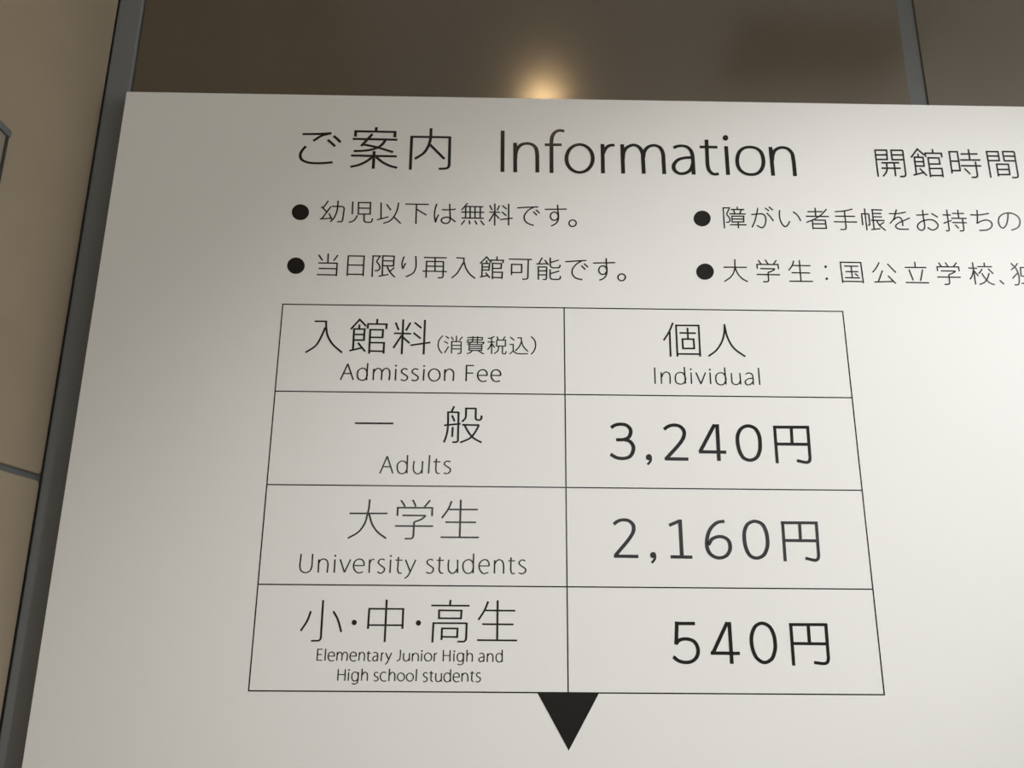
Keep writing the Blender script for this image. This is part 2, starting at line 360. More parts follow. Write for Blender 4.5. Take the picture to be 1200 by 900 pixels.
PRINT = [
('heading_lettering', 4.51, 3.68, 'p-331.9,762.9 -305.6,763.7 -284.3,765.5;s-285.1,765.1 -299.5,760.8 -313.4,750.6;s-324.7,740.4 -330.7,731.7 -332.7,723.7 -330.1,715.9 -321.6,711.1 -309.8,709.3 -293.6,709.7 -278.8,711.4;s-289.6,753.0 -283.1,747.1 -276.8,741.0;s-280.5,760.5 -273.9,754.6 -268.2,748.7;p-210.5,778.1 -211.1,770.5;p-244.5,759.8 -244.6,769.9 -179.3,769.7 -179.3,759.4;p-248.7,755.5 -174.9,755.2;p-216.6,765.0 -233.9,742.4;s-231.1,745.4 -210.4,741.1 -180.9,732.0;s-194.6,754.0 -198.9,746.6 -206.8,739.8 -219.4,735.3 -232.2,733.4 -245.6,732.9;p-249.7,724.4 -174.4,724.2;p-212.0,733.1 -212.0,700.7;s-214.1,722.5 -224.1,713.8 -236.5,707.0 -249.6,703.5;s-208.2,722.0 -197.2,713.0 -185.3,706.6 -172.9,703.2;p-151.3,700.0 -151.4,761.2 -88.0,761.3;r-88.1,762.9 -87.8,703.1 -105.0,702.4;s-119.9,777.9 -120.0,759.4 -123.1,744.7 -130.3,731.3 -144.5,720.1;p-120.3,746.7 -96.0,720.6'),
('title_lettering', 6.06, 4.71, 'p-0.6,775.5 -0.3,698.3;p20.2,753.0 20.7,698.2;s20.7,723.1 21.6,735.0 24.9,743.8 31.3,749.9 40.5,752.1 48.9,749.9 54.6,743.6 56.7,733.2 57.0,722.1 57.0,698.5;s102.3,776.3 94.5,777.7 87.4,774.7 82.3,767.3 80.6,757.7 80.5,741.6 80.4,698.1;p69.5,750.2 97.4,750.7;c148.7,726.0 146.8,716.0 142.0,707.6 134.9,701.9 126.5,699.8 118.3,701.7 111.3,707.1 106.7,715.4 105.2,725.2 107.0,735.1 111.8,743.7 118.9,749.4 127.3,751.6 135.7,749.7 142.6,744.2 147.2,735.9;p165.3,753.2 165.1,698.8;s166.0,736.0 170.8,745.6 177.3,750.7 185.4,751.5;p198.2,753.3 198.3,698.9;s198.6,726.2 200.3,738.2 205.1,746.7 217.1,752.4 226.2,748.2 231.2,737.9 231.9,725.2 232.2,699.1;s232.3,728.4 234.7,740.4 240.7,748.5 250.5,752.3 260.3,748.8 265.3,738.5 265.9,721.0 266.0,699.2;s283.5,748.2 290.3,751.3 298.1,752.2 305.7,750.4 311.5,744.6 314.2,736.6 314.7,726.7 314.6,699.0;s314.4,730.6 301.4,729.8 289.6,725.6 282.6,716.2 282.9,707.7 288.5,701.6 296.1,700.3 304.4,703.1 310.8,709.4 314.3,719.3;s339.4,764.7 338.8,732.0 338.8,714.8 340.9,706.8 346.0,701.1 351.4,700.3 356.1,701.3;p327.3,750.7 356.9,750.8;p371.5,752.9 371.5,699.4;f376.1,768.6 375.7,766.6 374.5,764.9 372.9,763.7 371.1,763.3 369.4,763.7 367.9,764.8 367.0,766.5 366.8,768.5 367.3,770.5 368.4,772.2 370.0,773.4 371.8,773.9 373.6,773.5 375.0,772.4 375.9,770.7;c388.5,728.5 388.9,716.6 392.7,708.1 400.5,702.3 409.8,700.6 418.8,702.3 426.9,709.3 431.5,721.3 431.7,733.2 428.4,743.8 421.1,750.0 409.9,751.9 400.2,749.3 392.6,741.8;p445.7,752.8 446.1,699.1;s446.6,726.8 448.4,737.5 452.1,745.6 458.6,750.4 465.9,752.1 474.6,749.7 480.5,742.1 482.1,732.8 482.4,699.1'),
('hours_lettering', 2.45, 2.82, 'p620.6,700.1 620.7,749.9 640.2,750.0 639.5,732.6 621.7,732.3;p621.2,740.9 640.0,741.3;p666.4,732.7 647.6,732.3 647.6,750.1 667.3,750.3;r667.3,750.3 667.0,701.6 656.9,701.1;p648.0,741.3 667.1,741.6;p628.9,726.3 658.5,726.8;p627.8,716.3 660.0,716.6;s637.3,725.9 637.1,715.6 635.0,708.9 629.0,701.2;p650.1,726.1 649.9,701.6;p679.6,736.9 692.2,753.2 702.7,742.0;p692.3,744.5 691.9,738.0;p685.0,705.8 685.2,737.7 700.0,737.6 699.8,721.3 685.3,721.4;p685.0,729.4 699.9,729.5;p679.8,704.2 699.1,709.8;p691.7,716.8 702.2,703.5;p704.6,738.3 704.4,745.7 731.7,745.8 731.8,738.2;p717.6,753.6 717.6,746.0;p708.0,700.7 708.3,737.0 726.5,737.0 726.8,725.7 708.7,725.4;p708.7,717.1 729.0,717.4 728.8,701.1;p708.2,704.0 728.9,704.3;p744.9,708.4 745.3,749.1 759.0,749.4 759.1,714.0 745.4,713.7;p745.5,731.4 759.2,731.6;p764.1,745.2 792.7,745.7;p778.4,754.3 778.1,734.2;p761.6,733.9 795.8,734.3;p761.6,723.0 795.6,723.3;r787.0,731.4 786.8,701.9 776.3,701.7;p766.8,718.1 775.2,707.6;p808.7,701.4 808.6,750.5 827.8,750.6 827.6,733.7 809.6,733.4;p809.1,742.1 827.8,742.4;p854.5,733.7 836.0,733.6 835.7,751.0 855.1,751.1;p835.8,742.6 854.7,742.6;r855.1,751.1 854.7,702.4 844.2,702.6;p821.8,704.2 821.8,727.0 841.7,727.1 841.2,708.0 822.0,707.7;p821.8,717.2 841.8,717.5'),
('infant_note_lettering', 2.26, 2.08, 'p-281.3,641.4 -288.5,628.6;p-291.8,630.9 -280.8,620.4;p-276.1,631.4 -289.6,608.9;p-292.6,608.9 -274.6,610.2;p-278.6,618.9 -273.2,608.4;r-274.7,631.6 -254.5,631.5 -256.2,604.2 -264.7,604.5;s-265.3,641.7 -265.5,629.8 -267.0,619.1 -270.5,610.0 -275.6,603.9;p-241.6,640.8 -241.2,618.0;p-231.4,618.5 -232.3,639.1 -212.9,639.3 -212.5,618.8 -231.4,618.5;p-231.3,629.1 -213.0,629.1;s-233.0,616.3 -235.7,609.8 -240.2,605.2 -246.0,603.9;r-222.0,617.6 -221.5,604.1 -209.4,604.3 -208.2,611.0;p-195.8,639.7 -194.7,611.2;p-201.0,608.8 -182.9,614.4;p-187.0,636.8 -179.4,626.3;s-167.6,639.7 -169.4,626.8 -174.3,614.5 -180.8,606.9 -190.6,602.8;p-174.3,614.5 -162.5,602.9;p-156.8,637.6 -118.8,637.5;p-138.5,637.2 -138.3,602.7;p-137.8,628.5 -121.9,618.4;s-105.8,638.8 -108.2,629.3 -109.0,618.6 -106.8,605.3;s-106.8,606.5 -105.2,612.6 -102.4,619.5;s-97.2,628.4 -84.8,628.4 -75.2,629.8;s-85.1,639.1 -84.3,625.1 -83.5,611.4 -84.9,606.9 -89.6,604.1 -95.1,605.5 -97.7,608.9 -96.7,612.4 -91.3,615.1 -84.4,614.2 -74.9,607.3;p-56.1,640.8 -65.5,628.4;p-59.5,634.9 -30.5,634.8;p-66.1,624.8 -28.9,624.8;p-65.2,614.3 -29.4,614.1;p-59.0,634.6 -58.7,614.6;p-51.9,634.8 -51.4,614.5;p-43.9,634.9 -43.5,614.4;p-35.3,635.0 -35.3,614.0;p-59.9,610.3 -65.6,602.2;p-53.0,610.0 -51.5,603.2;p-43.8,610.1 -40.2,603.1;p-34.6,610.3 -28.5,602.0;p-20.1,637.6 -16.2,628.9;p-11.9,640.8 -11.8,601.7;p-4.2,637.4 -8.3,628.6;p-20.7,625.3 -3.4,625.3;p-13.0,623.2 -20.8,608.7;p-11.7,622.5 -4.4,613.9;p0.3,637.4 7.3,631.1;p-0.7,626.1 7.0,619.4;p10.5,640.7 10.6,602.1;p-3.0,612.3 17.1,615.3;s24.1,633.7 40.7,635.0 58.4,635.9;s51.8,635.7 42.1,629.4 36.3,620.9 35.9,614.1 40.1,607.4 51.1,602.7;p50.4,627.3 56.3,621.0;p54.8,630.8 60.7,624.7;p69.1,631.8 104.6,632.7;s90.0,640.4 90.1,630.9 91.1,621.8 90.3,612.7 86.9,606.9 79.3,602.2;c90.7,619.8 90.2,617.0 88.8,614.7 86.7,613.0 84.3,612.5 81.9,613.0 79.8,614.5 78.4,616.9 78.0,619.6 78.5,622.4 79.9,624.8 81.9,626.4 84.4,627.0 86.8,626.5 88.9,625.0 90.2,622.6;c119.6,607.9 119.2,605.7 117.9,603.8 116.0,602.5 113.8,602.0 111.6,602.4 109.7,603.6 108.5,605.5 108.1,607.7 108.5,609.9 109.8,611.8 111.7,613.1 113.9,613.5 116.1,613.1 118.0,611.9 119.2,610.1'),
('same_day_note_lettering', 2.22, 2, 'p-289.9,546.4 -283.2,536.6;p-274.9,548.8 -274.5,533.0;p-259.6,546.4 -265.7,536.4;p-289.6,532.4 -259.8,532.3 -259.7,510.3;p-288.3,523.0 -260.1,522.8;p-290.6,512.5 -259.4,512.2;p-242.8,511.0 -242.9,545.2 -217.9,545.1 -217.8,510.9;p-243.0,529.5 -217.9,529.4;p-242.5,513.9 -217.7,513.8;p-203.6,509.7 -203.9,545.7 -192.7,545.6 -198.0,536.0;s-198.0,536.0 -193.3,530.2 -192.3,524.4 -194.8,521.0 -199.9,520.6;p-187.7,512.4 -188.3,546.0 -170.4,545.7 -170.7,529.1 -187.2,529.1;p-187.6,537.6 -170.7,537.4;p-193.6,511.0 -178.1,514.4;s-180.4,528.2 -177.4,521.0 -173.1,515.2 -167.7,509.8;p-169.3,526.2 -175.7,519.8;s-154.6,545.5 -157.2,535.9 -157.3,529.3 -155.7,524.2;s-155.7,524.5 -153.8,530.1 -151.7,534.0;s-136.3,546.5 -135.3,534.7 -135.6,526.0 -139.5,517.2 -150.7,510.5;p-123.3,544.2 -87.2,544.1;p-105.5,544.0 -105.0,521.3;p-118.7,509.5 -118.8,537.6 -92.0,537.6;r-92.0,537.6 -92.0,509.9 -100.0,509.9;p-118.5,529.4 -91.9,529.4;p-124.6,521.0 -86.1,520.6;p-71.9,544.5 -59.8,544.1 -59.7,538.1;s-59.7,538.1 -56.3,527.1 -49.4,516.3 -41.2,509.6;s-60.3,536.6 -65.8,525.5 -70.9,516.7 -78.5,509.8;p-34.2,535.2 -23.6,546.7 -18.0,539.1;p-23.6,540.8 -23.7,535.8;p-30.7,512.2 -30.6,535.3 -18.9,535.4 -19.8,524.0 -30.6,524.3;p-30.5,529.3 -19.7,529.4;p-33.8,511.9 -21.1,515.0;p-25.2,519.6 -17.9,510.9;p-17.0,536.5 -16.7,541.3 2.9,541.2 2.4,536.5;p-7.3,547.7 -7.2,541.5;p-14.0,508.8 -14.2,535.8 0.0,535.6 -0.6,527.2 -13.8,527.0;p-13.7,520.7 1.4,520.7 0.8,509.3;p-13.6,511.7 1.0,511.5;p11.3,543.5 48.4,543.3;r42.5,543.0 41.8,509.3 32.9,509.5;p16.0,516.2 16.1,534.5 32.1,534.4 31.8,520.7 16.2,520.5;p64.7,546.8 58.8,535.4;p55.2,535.8 73.5,536.4;p68.7,542.9 74.5,534.2;p58.5,508.7 58.5,530.7 71.8,530.9;r71.8,530.9 71.2,509.3 65.5,509.5;p58.8,524.1 71.5,524.2;p58.8,517.1 71.5,517.2;r77.3,547.0 77.5,529.5 92.1,529.7 93.2,534.9;p78.2,538.6 91.1,543.2;r77.2,526.9 77.1,509.7 92.6,509.9 93.6,515.8;p78.1,519.6 91.7,524.2;s100.9,540.2 118.3,541.7 134.9,543.0;s128.5,542.8 118.2,535.6 112.4,526.7 112.3,519.4 117.2,512.9 128.0,509.9;p126.7,533.9 133.0,527.4;p131.2,537.5 137.2,531.4;p145.4,538.6 180.8,539.9;s166.7,547.3 166.7,536.3 167.5,527.5 165.6,517.2 161.1,512.1 155.0,509.4;c167.2,526.8 166.6,523.9 165.2,521.6 163.1,519.9 160.6,519.4 158.2,519.9 156.2,521.4 154.8,523.8 154.4,526.6 155.0,529.4 156.4,531.8 158.5,533.4 161.0,534.0 163.4,533.5 165.4,531.9 166.8,529.5;c196.3,514.9 195.7,512.7 194.4,510.8 192.5,509.5 190.3,509.0 188.1,509.4 186.2,510.7 185.0,512.5 184.6,514.7 185.1,517.0 186.4,518.9 188.4,520.2 190.6,520.7 192.8,520.3 194.7,519.0 195.9,517.1'),
('disability_note_lettering', 1.99, 2.09, 'p359.3,602.6 359.5,639.1 369.7,639.3 364.3,627.7;s364.3,627.7 369.0,620.9 369.1,616.4 366.9,613.8 363.0,613.5;p371.8,636.4 393.7,636.8;p382.6,641.5 382.6,636.6;p376.4,635.6 377.9,629.2;p388.9,635.8 386.0,629.3;p369.2,628.6 395.7,628.7;p372.7,614.2 372.9,624.5 392.1,624.7 391.4,614.5 372.7,614.2;p372.8,619.5 391.7,619.6;p368.7,609.2 395.4,609.4;p382.4,614.0 382.1,602.9;s404.7,627.9 415.2,628.9 423.6,629.0 427.4,624.9 427.5,616.5 424.7,608.1 420.3,604.6 412.3,608.7;s416.3,640.1 413.0,627.0 409.3,615.5 404.4,604.8;s430.0,631.1 435.7,624.3 440.0,616.7;p427.9,640.3 434.2,635.0;p434.4,642.4 440.6,636.3;s451.6,636.8 450.6,627.6 451.8,616.9 455.4,609.4 458.7,607.2 462.3,609.5 466.7,616.9;s473.5,634.1 479.9,628.1 484.8,617.5;p510.1,641.6 509.8,627.0;p497.2,634.5 521.7,634.9;p493.7,626.3 531.4,626.4;s528.8,639.6 518.3,628.7 506.4,620.9 493.7,615.2;p503.8,619.3 503.4,603.3;p507.0,619.6 524.7,619.6 525.3,604.0;p504.0,612.9 525.2,613.1;p503.9,605.1 524.9,605.2;s542.0,635.2 556.9,636.7 571.2,640.3;p541.6,627.2 574.1,627.4;p538.6,617.2 576.5,617.2;r557.8,636.2 557.6,603.4 547.9,603.6;p591.3,641.8 591.2,602.7;p585.2,611.7 585.5,632.1 597.2,632.2;r597.2,632.2 596.9,611.9 593.6,612.0;p602.3,639.7 619.9,639.5;p603.7,640.0 603.0,604.9;p604.3,633.1 618.0,633.0;p604.1,627.0 618.5,627.1;p599.2,620.8 621.9,620.7;p598.3,604.1 613.3,606.1;s608.9,620.2 612.8,611.9 621.5,602.9;p620.7,617.8 613.2,612.6;s630.4,633.2 644.7,633.5 658.4,636.3;s643.5,640.7 640.2,630.6 637.2,623.7 630.2,615.5;s637.0,622.2 642.5,626.5 647.4,626.6 650.3,622.4 650.8,611.3;s663.7,626.0 653.0,620.9 642.5,615.4 638.7,610.8 641.4,606.6 649.7,605.5 659.9,605.8;s675.0,631.2 685.1,631.7 695.2,633.5;s686.6,640.9 686.2,626.8 686.6,613.0 685.0,606.9 680.2,604.1 675.3,607.5 675.0,612.9 680.7,619.0 692.4,623.1 702.1,622.4 708.2,615.7 707.1,609.6 701.2,605.4 695.7,605.6 690.9,609.6;p700.2,634.7 710.3,627.9;r726.5,642.0 725.7,603.8 720.2,604.0;p718.6,632.4 731.9,632.1;p718.2,617.4 731.8,622.5;p734.4,635.2 754.1,635.4;p744.7,641.9 744.3,626.9;p731.8,626.4 757.0,626.5;p732.7,618.8 756.2,618.9;r750.3,626.3 749.9,604.2 742.9,604.0;p736.8,615.1 741.8,608.3;s764.1,633.1 779.4,633.3 795.2,636.2;s776.4,642.1 775.5,629.7 773.0,617.2;s773.1,617.8 780.5,622.2 790.6,624.2 797.0,620.1 796.7,613.3 789.4,607.1 775.2,605.3;s827.0,637.2 824.6,625.9 820.1,615.1 814.4,610.2 810.6,612.7 808.7,620.3 811.0,628.8 817.6,635.0 826.4,637.5 836.0,636.1 843.4,629.3 844.0,620.1 839.1,611.6 827.8,606.6'),
('student_note_lettering', 1.96, 2.01, 'p353.6,534.6 390.7,534.9;p372.5,548.5 371.8,534.9;s371.8,534.9 369.4,526.1 363.4,517.2 353.4,510.1;s372.0,534.2 376.0,523.2 382.3,515.3 390.8,510.3;p409.9,547.7 413.9,541.1;p421.3,548.5 425.1,541.3;p439.3,548.0 434.0,541.1;p407.4,532.5 407.5,540.3 441.2,540.5 441.5,532.5;p412.4,533.0 435.7,532.9;s435.6,532.6 430.3,528.7 424.2,526.6;r424.3,526.9 424.1,510.3 415.2,510.7;p405.7,522.9 442.8,522.9;s467.0,547.4 463.9,539.2 457.7,530.6;p464.3,539.2 493.1,539.2;p461.9,526.7 491.5,526.7;p457.1,512.1 494.7,512.2;p476.1,548.6 475.7,512.7;f519.4,537.8 518.9,536.5 517.8,535.7 516.5,535.7 515.6,536.5 515.3,537.8 515.8,539.1 516.9,539.9 518.2,539.9 519.1,539.1;f519.3,517.1 518.8,515.8 517.7,515.0 516.4,515.0 515.5,515.8 515.2,517.1 515.7,518.4 516.8,519.2 518.1,519.2 519.0,518.4;p542.2,510.3 541.8,546.0 574.7,545.9 575.2,510.3;p541.7,513.1 575.2,513.0;p547.3,539.4 569.9,539.4;p548.6,529.9 568.9,530.0;p546.6,519.4 570.7,519.3;p558.5,539.4 558.5,519.6;p563.3,526.7 568.3,522.1;s604.4,546.9 599.5,538.3 592.1,529.3;p608.2,532.8 599.7,513.7;p592.9,512.8 624.1,514.1;p617.4,544.3 629.4,529.4;p615.9,523.9 627.1,510.4;p662.0,548.6 661.7,539.1;p644.6,538.6 679.6,538.8;p651.1,535.0 655.7,516.5;p673.1,535.3 667.3,515.6;p643.2,512.6 680.7,512.5;p700.4,547.7 704.1,540.9;p711.2,548.3 715.1,541.1;p729.3,548.0 723.4,540.8;p697.0,532.9 697.1,540.4 731.6,540.7 731.8,533.2;p702.2,533.4 726.0,533.3;s726.0,533.1 720.9,529.7 714.1,527.1;r714.2,527.3 713.6,510.3 705.1,510.3;p695.2,522.7 732.7,522.7;p755.4,549.0 755.1,510.7;p747.3,539.0 761.2,538.6;s755.2,536.1 752.2,527.2 747.4,519.3;p755.8,534.2 761.5,525.4;p774.2,548.8 773.7,541.9;p762.1,541.6 785.6,541.7;s769.2,537.9 766.3,533.3 762.5,529.4;p779.0,538.1 786.3,529.7;s767.7,530.4 771.9,521.7 778.1,513.9 785.8,510.7;s779.7,530.6 775.6,521.7 770.0,514.8 761.5,510.8;p794.9,518.5 801.0,511.9;p817.4,548.5 822.8,542.1;s828.5,548.7 823.9,543.1 816.1,536.6;s823.0,543.4 826.6,531.3 826.5,519.5 824.5,512.6 822.4,511.1 817.5,511.2;p825.8,531.7 815.9,521.7;p830.5,525.8 831.9,541.2 848.8,541.1 847.4,525.7;p830.6,526.2 847.4,526.1;p840.8,548.2 837.5,513.8;p829.2,513.5 846.8,514.7'),
('fee_header_lettering', 2.93, 2.46, 'p-288.3,434.5 -270.5,434.6 -269.7,424.5;s-269.7,424.5 -267.0,412.3 -259.0,398.6 -242.8,383.9;s-271.1,424.5 -276.1,409.9 -283.8,394.8 -298.7,383.5;p-231.7,422.1 -218.8,438.4 -208.3,427.6;p-218.7,430.2 -218.8,423.7;p-226.3,389.2 -226.6,422.7 -210.2,422.7 -210.5,404.7 -226.4,404.8;p-226.3,413.8 -210.6,413.8;p-231.9,387.2 -211.8,392.6;p-219.3,400.3 -207.6,386.4;p-205.8,423.6 -205.4,431.2 -176.6,431.2 -177.1,423.2;p-191.5,439.6 -191.8,431.7;p-201.4,383.0 -201.6,421.9 -181.8,421.9 -182.1,409.4 -201.5,409.5;p-201.3,400.8 -179.3,400.8 -179.4,383.3;p-201.1,387.3 -179.1,387.0;p-163.0,434.1 -157.8,421.7;p-151.4,439.3 -151.4,382.7;p-139.9,434.4 -146.5,421.1;p-164.7,416.5 -138.4,416.1;p-152.7,413.3 -164.7,392.6;p-151.0,410.4 -140.2,400.7;p-133.6,434.5 -122.7,425.5;p-134.8,417.8 -123.3,408.4;p-117.7,439.0 -117.9,382.8;p-138.7,397.3 -108.3,402.3'),
('tax_note_lettering', 1.73, 1.56, 's-89.4,413.7 -94.4,407.0 -96.1,398.6 -93.9,390.4 -89.5,384.9;p-85.1,412.9 -79.6,409.2;p-86.9,404.6 -80.8,400.9;p-79.9,396.1 -85.9,385.6;p-76.4,412.1 -72.7,406.5;p-68.3,413.8 -68.0,404.2;p-59.0,412.3 -63.5,406.2;p-75.1,384.8 -75.3,404.2 -60.8,404.2;r-60.8,404.3 -60.7,384.9 -66.0,384.9;p-75.1,397.9 -60.8,398.0;p-75.0,392.4 -60.7,392.4;p-51.4,411.3 -28.1,411.3 -28.4,407.5 -50.4,407.5 -51.2,403.6 -25.9,403.7 -26.6,401.3 -28.3,401.3;s-42.8,413.2 -43.7,404.8 -51.1,399.9;p-35.7,413.3 -35.8,401.1;p-48.3,390.3 -48.2,399.9 -28.8,399.9 -29.0,390.2 -48.3,390.3;p-48.2,396.7 -29.0,396.9;p-48.1,393.4 -28.9,393.5;s-43.4,389.6 -47.3,386.1 -52.1,385.0;s-34.2,389.7 -29.6,386.8 -25.4,384.8;s-9.6,413.3 -14.2,411.1 -19.5,409.7;p-14.0,411.5 -13.6,384.9;p-20.0,404.2 -9.2,404.2;s-14.1,402.4 -16.6,396.2 -19.8,391.6;p-13.0,401.1 -9.1,395.3;p-5.7,413.4 -3.6,408.1;p6.9,413.6 4.0,408.2;p-6.1,397.7 -6.0,407.4 7.6,407.5 7.3,397.7 -6.1,397.7;s-2.8,397.1 -4.1,390.1 -9.9,385.2;r3.1,397.5 2.9,385.1 7.8,385.2 8.8,389.6;p14.8,412.8 21.0,407.5;p13.8,400.7 19.5,400.7 19.6,390.2 14.0,385.1;s19.6,390.2 24.2,386.6 30.7,385.8 42.3,385.9;p26.0,411.6 32.0,411.7 32.2,405.8;s32.2,405.8 35.3,397.5 42.3,389.6;s32.0,405.1 28.7,396.8 22.8,390.2;s47.1,414.1 52.4,408.2 54.1,399.9 52.1,391.5 47.2,385.0'),
('fee_header_translation_lettering', 2.17, 1.66, 'p-242.4,340.8 -232.8,366.3;p-232.8,366.3 -223.1,341.0;p-237.5,350.8 -226.9,350.8;p-202.6,367.8 -202.9,340.7;c-217.2,349.0 -216.2,355.8 -210.4,359.5 -205.5,358.2 -202.8,352.6 -202.9,345.8 -206.2,341.2 -210.5,340.6 -215.4,342.8;p-192.9,358.9 -192.9,340.8;s-192.8,353.2 -189.8,358.1 -185.6,359.5 -181.4,356.8 -180.3,351.7 -180.6,341.0;s-180.2,354.0 -176.9,358.8 -172.6,359.7 -168.9,356.4 -168.1,350.7 -168.8,340.9;p-159.2,359.1 -159.3,340.9;f-157.8,364.2 -158.1,363.3 -158.8,362.8 -159.6,362.8 -160.4,363.3 -160.7,364.2 -160.4,365.0 -159.8,365.6 -158.9,365.6 -158.2,365.1;s-141.4,358.4 -146.1,359.7 -150.1,357.2 -150.1,353.8 -145.7,350.4 -141.4,347.1 -141.6,343.2 -145.8,340.6 -151.0,342.3;s-125.2,358.4 -129.8,359.7 -133.8,357.1 -133.9,353.7 -129.4,350.4 -125.2,347.1 -125.4,343.1 -129.6,340.6 -134.8,342.2;p-116.3,359.3 -116.8,341.0;f-115.1,364.2 -115.4,363.3 -116.0,362.8 -116.9,362.7 -117.6,363.3 -117.9,364.1 -117.7,365.0 -117.0,365.5 -116.1,365.6 -115.4,365.0;c-91.8,350.3 -92.3,346.6 -94.1,343.5 -96.8,341.4 -100.1,340.6 -103.5,341.3 -106.3,343.3 -108.3,346.4 -109.1,350.1 -108.6,353.8 -106.8,356.9 -104.0,359.0 -100.8,359.8 -97.4,359.1 -94.5,357.1 -92.6,354.0;p-84.5,359.4 -84.6,341.0;s-84.5,352.9 -82.0,357.7 -77.8,359.8 -73.4,358.1 -71.1,353.6 -71.0,348.5 -71.6,341.0;p-51.6,366.0 -51.8,340.9;p-52.4,366.0 -40.2,366.0;p-51.6,353.8 -41.1,353.9;p-34.0,350.4 -19.9,350.5;s-19.9,350.5 -20.4,354.8 -22.9,358.4 -26.7,359.6 -31.6,357.8 -34.2,352.9 -33.9,347.3 -30.8,342.5 -26.2,340.6 -20.8,342.0;p-13.4,350.6 0.7,350.6;s0.7,350.6 0.3,354.9 -2.3,358.5 -6.1,359.7 -11.0,358.0 -13.6,353.1 -13.3,347.4 -10.2,342.6 -5.6,340.8 -0.3,342.2'),
('individual_header_lettering', 2.62, 2.48, 's268.3,439.7 262.4,425.8 252.6,410.3;p262.6,424.5 262.3,384.1;p272.9,384.2 273.0,435.3 308.4,435.5 308.1,384.7;p273.4,388.6 307.9,388.7;p277.9,423.0 303.4,422.8;p290.7,431.3 290.7,413.1;p282.1,397.6 281.9,412.9 299.3,413.0 299.6,397.7 282.1,397.6;s349.0,438.5 347.4,422.4 343.2,409.5 333.8,395.4 320.8,385.3;s349.1,435.3 352.2,417.3 360.8,399.5 378.0,385.5'),
('individual_header_translation_lettering', 1.85, 1.6, 'p236.8,366.2 236.7,340.2;p246.6,358.9 246.4,340.3;s246.9,350.9 249.9,356.8 254.6,359.3 259.1,356.6 259.9,350.3 259.4,340.5;p282.6,367.6 283.1,340.8;c267.9,349.6 269.7,356.0 275.7,358.9 280.5,357.4 283.3,351.4 283.4,346.6 279.7,341.5 274.8,340.2 269.4,342.5;p292.5,359.0 292.4,340.7;f293.9,364.1 293.6,363.2 292.9,362.7 292.0,362.7 291.3,363.2 291.1,364.0 291.4,364.9 292.2,365.4 293.0,365.4 293.7,364.9;p300.1,359.0 306.9,340.9;p314.8,359.2 306.9,340.9;p321.7,359.3 321.8,340.8;f323.2,364.0 322.9,363.1 322.1,362.6 321.3,362.6 320.6,363.1 320.4,363.9 320.7,364.8 321.4,365.3 322.3,365.3 323.0,364.8;p344.7,367.7 345.3,340.6;c330.1,349.6 331.7,355.9 337.6,359.2 342.6,357.7 345.3,352.1 345.4,346.6 341.5,341.0 336.9,339.8 331.7,342.5;s354.5,358.9 354.5,349.9 355.4,342.7 360.6,340.4 365.3,342.4 368.0,347.6;p367.7,359.1 368.0,340.8;s376.3,357.3 381.8,359.4 386.5,356.9 387.3,351.1 387.3,340.4;s387.3,351.1 379.6,349.8 375.1,345.4 376.7,340.9 382.0,340.7 386.6,344.7;p397.0,367.9 397.0,340.6'),
('adults_lettering', 2.8, 2.45, 'p-216.7,273.6 -159.2,273.8;p-68.8,301.4 -72.5,292.8;s-77.8,292.2 -77.4,271.9 -78.2,262.1 -80.1,253.4 -82.7,245.8;p-79.1,292.1 -62.0,292.1;r-62.0,292.9 -61.9,246.2 -70.2,246.3;s-72.0,287.3 -69.7,282.9 -67.8,278.0;p-83.1,271.8 -58.6,274.5;p-70.2,269.2 -70.6,254.2;s-50.7,289.7 -51.6,283.1 -56.5,277.6;p-50.7,288.6 -50.9,298.2 -36.2,298.3;r-36.2,299.3 -36.2,280.5 -27.8,280.6 -27.1,287.5;p-56.2,272.9 -30.6,272.7;s-31.1,272.4 -36.8,261.4 -44.0,252.7 -58.5,245.7;s-52.4,272.2 -46.3,261.3 -38.7,252.8 -26.7,246.2'),
('adults_translation_lettering', 2.01, 1.57, 'p-175.5,198.2 -165.8,224.0;p-165.8,224.0 -156.4,198.4;p-171.0,208.3 -160.5,208.3;p-135.9,226.1 -135.8,198.6;c-150.3,207.7 -149.3,213.5 -144.2,217.0 -139.4,216.0 -136.1,211.5 -136.0,205.2 -138.7,199.8 -143.3,198.2 -148.1,200.3;s-125.8,217.2 -126.5,207.9 -125.2,201.6 -120.9,198.2 -116.7,199.3 -113.8,203.8;p-113.2,217.3 -113.6,198.8;p-103.2,226.2 -103.9,198.8;s-93.0,221.2 -93.3,210.4 -93.1,203.0 -91.1,199.3 -87.4,199.0;p-96.9,216.5 -86.9,216.5;s-72.2,216.4 -76.4,217.8 -80.6,215.3 -80.5,212.1 -76.7,209.3 -72.4,206.3 -72.3,202.1 -76.4,198.9 -81.7,199.9'),
('university_students_lettering', 2.45, 2.07, 's-188.3,159.9 -188.8,146.7 -190.1,139.5;p-216.5,139.4 -161.4,139.8;s-190.1,139.5 -193.6,125.1 -202.1,112.8 -216.7,103.8;s-188.2,139.5 -183.3,125.2 -175.6,114.1 -161.7,103.9;s-142.7,159.0 -139.4,154.9 -136.3,149.7;s-125.6,159.9 -122.8,155.0 -120.8,149.9;p-100.2,159.4 -108.1,149.7;p-146.8,136.3 -146.9,148.3 -96.7,148.5 -96.6,136.5;p-139.7,137.2 -105.6,137.2;s-105.6,137.2 -111.6,132.0 -122.3,127.8;r-122.3,128.0 -122.7,103.9 -135.1,103.8;p-149.8,121.9 -94.6,122.1;s-68.8,158.7 -72.9,147.8 -82.3,133.8;p-72.3,146.4 -30.4,146.6;p-77.0,128.0 -32.6,128.1;p-83.5,106.4 -28.1,106.5;p-55.4,160.6 -55.8,107.0'),
